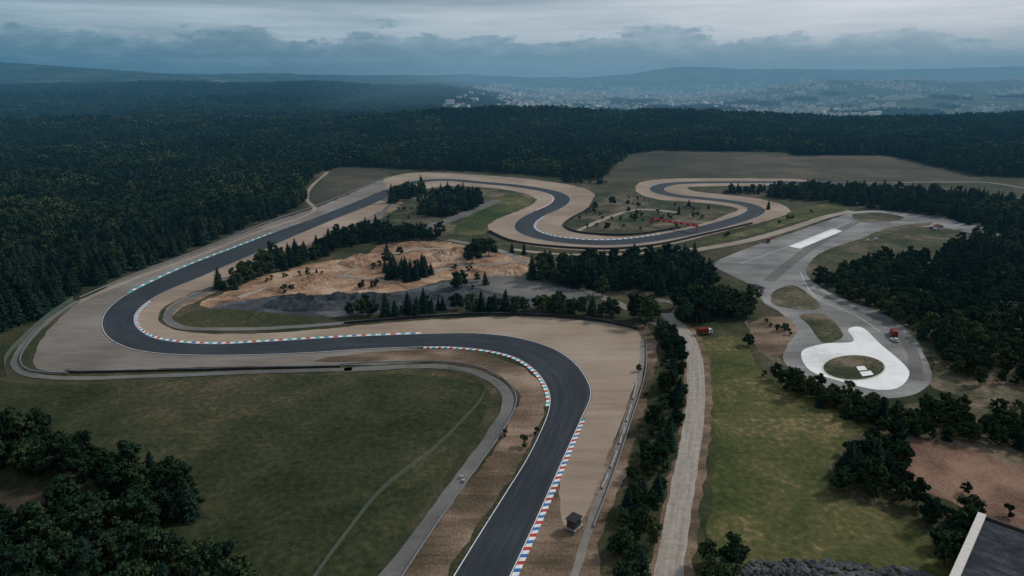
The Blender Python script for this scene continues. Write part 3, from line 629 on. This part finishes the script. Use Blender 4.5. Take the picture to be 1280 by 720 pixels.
# marshal post
x,y=P(717,662); e=empty('marshal_post',x,y,0,.9)
boxpart('cabin_walls',e,(3.2,2.6,2.4),(0,0,2.6),M_wood); boxpart('platform',e,(4.4,3.6,.2),(0,0,1.3),M_steel)
boxpart('roof',e,(4.0,3.3,.18),(0,0,3.92),M_black); boxpart('window_opening',e,(2.4,2.66,.9),(0,0,2.9),M_glass)
for i,(a,b_) in enumerate([(-2,-1.6),(2,-1.6),(-2,1.6),(2,1.6)]): boxpart('leg',e,(.18,.18,1.2),(a,b_,.6),M_steel)
for i in range(5): boxpart('stair_tread',e,(.8,.28,.08),(2.6,-1.2+.28*i,.25+.24*i),M_steel,bev=0)
for px in((577,598),(579,603)):
    x,y=P(*px); e=empty('equipment_box',x,y,.2,random.uniform(0,3)); boxpart('case',e,(1.1,.7,.7),(0,0,.4),M_barr); boxpart('lid',e,(1.2,.8,.1),(0,0,.8),M_barr)
# red sponsor bridge over the far straight
a=np.array(P(812,281)); b_=np.array(P(872,291)); d=b_-a; L=np.linalg.norm(d); e=empty('sponsor_bridge',*((a+b_)/2),0,math.atan2(d[1],d[0]))
boxpart('deck',e,(L,2,.3),(0,0,5),M_redp); boxpart('banner',e,(L*.98,.2,1.0),(0,-1.1,5.7),M_redp); boxpart('banner_back',e,(L*.98,.2,1.0),(0,1.1,5.7),M_redp)
for sx in(-1,1):
    for sy in(-1,1): boxpart('pylon',e,(.4,.4,4.8),(sx*(L/2-.8),sy*.8,2.42),M_redp)
for i in range(-6,7,2): boxpart('lettering',e,(L*.035,.06,.6),(i*L*.06,-1.24,5.7),M_wp,bev=0)
# flat roofed building
A=np.array(P(1222,640,9)); u1=np.array([-.68,-.733]); u2=np.array([.733,-.68])
cc=A+u1*24+u2*15; e=empty('flat_roofed_building',*cc,0,math.atan2(u1[1],u1[0]))
M_roof=noise_mat('roof_membrane',[(0,(.016,.020,.028)),(.5,(.032,.038,.048)),(1,(.07,.075,.085))],s1=.1,s2=.4,s3=2,contrast=1.8,bump=.6)
boxpart('walls',e,(46,28,8),(0,0,4),M_wood); boxpart('roof',e,(45.5,27.5,.3),(0,0,8.2),M_roof)
for sy in(-1,1): boxpart('parapet',e,(48,1.9,1.3),(0,sy*14,8.5),M_conc)
for sx in(-1,1): boxpart('parapet',e,(.8,26,1.1),(sx*23.4,0,8.5),M_wood)
for i in range(14): boxpart('roof_seam',e,(.12,25.8,.06),(-21+3.2*i,0,8.38),M_black,bev=0)
for i in range(9): boxpart('window',e,(2.6,.1,1.6),(-19+4.8*i,14.04,4.5),M_glass)
for i in range(9): boxpart('window',e,(2.6,.1,1.6),(-19+4.8*i,-14.04,4.5),M_glass)
for i,j in((-10,4),(2,-3),(12,6)): boxpart('roof_vent',e,(2,1.6,1.2),(i,j,8.95),M_steel)
for px in[(210,515),(330,552),(446,585),(280,500),(390,520),(150,495),(470,500)]:
    x,y=P(*px); vs=[];fs=[];mi=[]; tube(vs,fs,mi,(x,y,0),(x,y,4),.09,.06,0); tube(vs,fs,mi,(x-.4,y,3.8),(x+.4,y,3.8),.06,.06,0)
    mesh_obj('marker_post',vs,fs,[M_steel],mi)  # small marker posts standing in the infield

# ------------------------------------------------------------ distant town
vs=[];fs=[];mi=[]
T=np.array(town)
gx,gy=grid(T[:,0].min(),T[:,0].max(),T[:,1].min(),min(T[:,1].max(),8500),44); k=inpoly(gx,gy,town); gx,gy=gx[k],gy[k]
a_=gx/gy
dn=nz(gx,gy,.0028,11)+rng.uniform(-.3,.3,len(gx))-.18*ss(.28,.45,a_); k=dn>.04; gx,gy=gx[k],gy[k]; hz=terr(gx,gy)
for x,y,z in zip(gx,gy,hz):
    w,l,h=random.uniform(9,14),random.uniform(11,24),random.uniform(5,10)
    if random.random()<.06: w,l,h=15,random.uniform(35,60),random.uniform(18,28)
    th=random.uniform(0,3.14); ca,sa=math.cos(th),math.sin(th); o=len(vs)
    def q(a,b_,c): vs.append((x+a*ca-b_*sa,y+a*sa+b_*ca,z+c))
    for a,b_ in((-1,-1),(1,-1),(1,1),(-1,1)): q(a*w/2,b_*l/2,-3)
    for a,b_ in((-1,-1),(1,-1),(1,1),(-1,1)): q(a*w/2,b_*l/2,h)
    rh=h if h>17 else h+w*.35
    q(0,-l/2,rh+.1); q(0,l/2,rh+.1)
    for j in range(4): fs.append((o+j,o+(j+1)%4,o+4+(j+1)%4,o+4+j)); mi.append(0)
    fs+= [(o+4,o+8,o+9,o+7),(o+5,o+6,o+9,o+8),(o+4,o+5,o+8),(o+6,o+7,o+9)]; mi+= [0 if h>17 else 1]*2+[0,0]
mesh_obj('distant_town',vs,fs,[plain('house_walls',(.7,.65,.60),.8),plain('roof_tiles',(.24,.15,.12),.8)],mi)
print('houses',len(gx))

# ------------------------------------------------------------ haze, sky, sun, camera
def haze(name,x0,x1,y0,y1,z0,z1,sig,col):
    vs=[(x,y,z) for z in(z0,z1) for x,y in((x0,y0),(x1,y0),(x1,y1),(x0,y1))]
    m=bpy.data.materials.new(name); m.use_nodes=True; t=NT(m.node_tree); t.n.clear()
    out=t.node('ShaderNodeOutputMaterial'); ab=t.node('ShaderNodeVolumeAbsorption'); ab.inputs['Color'].default_value=(0,0,0,1); ab.inputs['Density'].default_value=sig
    em=t.node('ShaderNodeEmission'); em.inputs[0].default_value=(*col,1); em.inputs[1].default_value=sig
    ad=t.node('ShaderNodeAddShader'); t.l.new(ab.outputs[0],ad.inputs[0]); t.l.new(em.outputs[0],ad.inputs[1]); t.l.new(ad.outputs[0],out.inputs['Volume'])
    mesh_obj(name,vs,[(0,3,2,1),(4,5,6,7),(0,1,5,4),(1,2,6,5),(2,3,7,6),(3,0,4,7)],[m])
haze('haze',-40000,40000,250,9000,-400,330,.000105,(.055,.175,.285))
haze('haze',-700,30000,2300,9500,-390,320,.00009,(.21,.36,.47))

EL,AZ=math.radians(38),math.radians(62)
w=bpy.data.worlds.new('World'); scene.world=w; w.use_nodes=True; t=NT(w.node_tree); t.n.clear()
out=t.node('ShaderNodeOutputWorld'); sky=t.node('ShaderNodeTexSky',sky_type='NISHITA',sun_disc=False,sun_elevation=EL,sun_rotation=AZ)
bg1=t.node('ShaderNodeBackground'); t.l.new(sky.outputs[0],bg1.inputs[0]); bg1.inputs[1].default_value=.1
gen=t.node('ShaderNodeTexCoord').outputs['Generated']; sp=t.node('ShaderNodeSeparateXYZ'); t.l.new(gen,sp.inputs[0]); x_,y_,z_=sp.outputs
def vm(sx,sy,sz,off=0):
    m=t.node('ShaderNodeMapping'); t.l.new(gen,m.inputs[0]); m.inputs['Scale'].default_value=(sx,sy,sz); m.inputs['Location'].default_value=(off,off,off); return m.outputs[0]
edge=t.noise(vm(8,8,20),1,6,.64,.15)
zt=t.math('ADD',.050,t.math('MULTIPLY',t.math('SUBTRACT',edge,.5),.10))
dz=t.math('SUBTRACT',zt,z_)
bank=t.math('MULTIPLY_ADD',dz,200,.5,clamp=True)
side=t.math('MULTIPLY_ADD',x_,.85,.5,clamp=True)
streak=t.noise(vm(2.2,2.2,34),1,4,.6,.3)
st=t.math('MULTIPLY_ADD',t.math('SUBTRACT',streak,.47),3.6,.6,clamp=True)
up_l=t.mix(st,(.17,.27,.35),(.40,.52,.60)); up_r=t.mix(st,(.50,.55,.61),(.80,.81,.85))
upper=t.mix(side,up_l,up_r)
topd=t.math('MULTIPLY',t.math('MULTIPLY',t.math('SUBTRACT',z_,.078),60,clamp=True),t.math('SUBTRACT',.75,side,clamp=True))
upper=t.mix(topd,upper,(.12,.20,.27))
def layer(base,off,amp,base_z,lowc,litc,wd):
    e_=t.noise(vm(10,10,26,off),1,6,.64,.15); zt_=t.math('ADD',base_z,t.math('MULTIPLY',t.math('SUBTRACT',e_,.5),amp)); d_=t.math('SUBTRACT',zt_,z_)
    mk=t.math('MULTIPLY_ADD',d_,150,.5,clamp=True); r_=t.math('SUBTRACT',1,t.math('MULTIPLY',d_,wd),clamp=True)
    pb_=t.math('MULTIPLY',r_,t.math('MULTIPLY_ADD',t.math('SUBTRACT',puff,.5),3.5,.7,clamp=True))
    return t.mix(mk,base,t.mix(pb_,lowc,litc))
rim=t.math('SUBTRACT',1,t.math('MULTIPLY',dz,44),clamp=True)
puff=t.noise(vm(22,22,80),1,5,.68,.2)
pb=t.math('MULTIPLY',rim,t.math('MULTIPLY_ADD',t.math('SUBTRACT',puff,.5),4,.65,clamp=True))
low=t.mix(side,(.10,.21,.29),(.36,.46,.53)); lit=t.mix(side,(.27,.40,.49),(.62,.68,.73))
col=t.mix(bank,upper,t.mix(pb,low,lit))
col=layer(col,5.3,.05,.026,t.mix(side,(.08,.18,.26),(.33,.44,.52)),t.mix(side,(.18,.30,.39),(.50,.58,.65)),60)
hif=t.math('MULTIPLY',t.math('SUBTRACT',z_,.11),8,clamp=True)
hi_n=t.noise(vm(2,2,4),1,3,.6); hi=t.mix(t.math('MULTIPLY_ADD',t.math('SUBTRACT',hi_n,.5),2.5,.5,clamp=True),(.28,.35,.42),(.50,.56,.62))
col=t.mix(hif,col,hi)
bg2=t.node('ShaderNodeBackground'); t.l.new(col,bg2.inputs[0]); bg2.inputs[1].default_value=1.0
mx=t.node('ShaderNodeMixShader'); mx.inputs[0].default_value=.94
t.l.new(bg1.outputs[0],mx.inputs[1]); t.l.new(bg2.outputs[0],mx.inputs[2]); t.l.new(mx.outputs[0],out.inputs[0])
w.cycles.sampling_method='MANUAL'; w.cycles.sample_map_resolution=512
sl=bpy.data.lights.new('sun','SUN'); sl.energy=2.4; sl.angle=math.radians(7); sl.color=(1,.93,.84)
so=link(bpy.data.objects.new('sun',sl)); d=Vector((math.sin(AZ)*math.cos(EL),math.cos(AZ)*math.cos(EL),math.sin(EL)))
so.rotation_euler=d.to_track_quat('Z','Y').to_euler(); so.location=(0,0,500)
cam=bpy.data.cameras.new('camera'); cam.lens=24; cam.sensor_width=36; cam.clip_end=60000; cam.clip_start=1
co=link(bpy.data.objects.new('camera',cam)); co.location=(0,0,H); co.rotation_euler=(math.pi/2-PITCH,0,0); scene.camera=co
scene.view_settings.view_transform='Standard'; scene.view_settings.look='None'; scene.view_settings.exposure=0
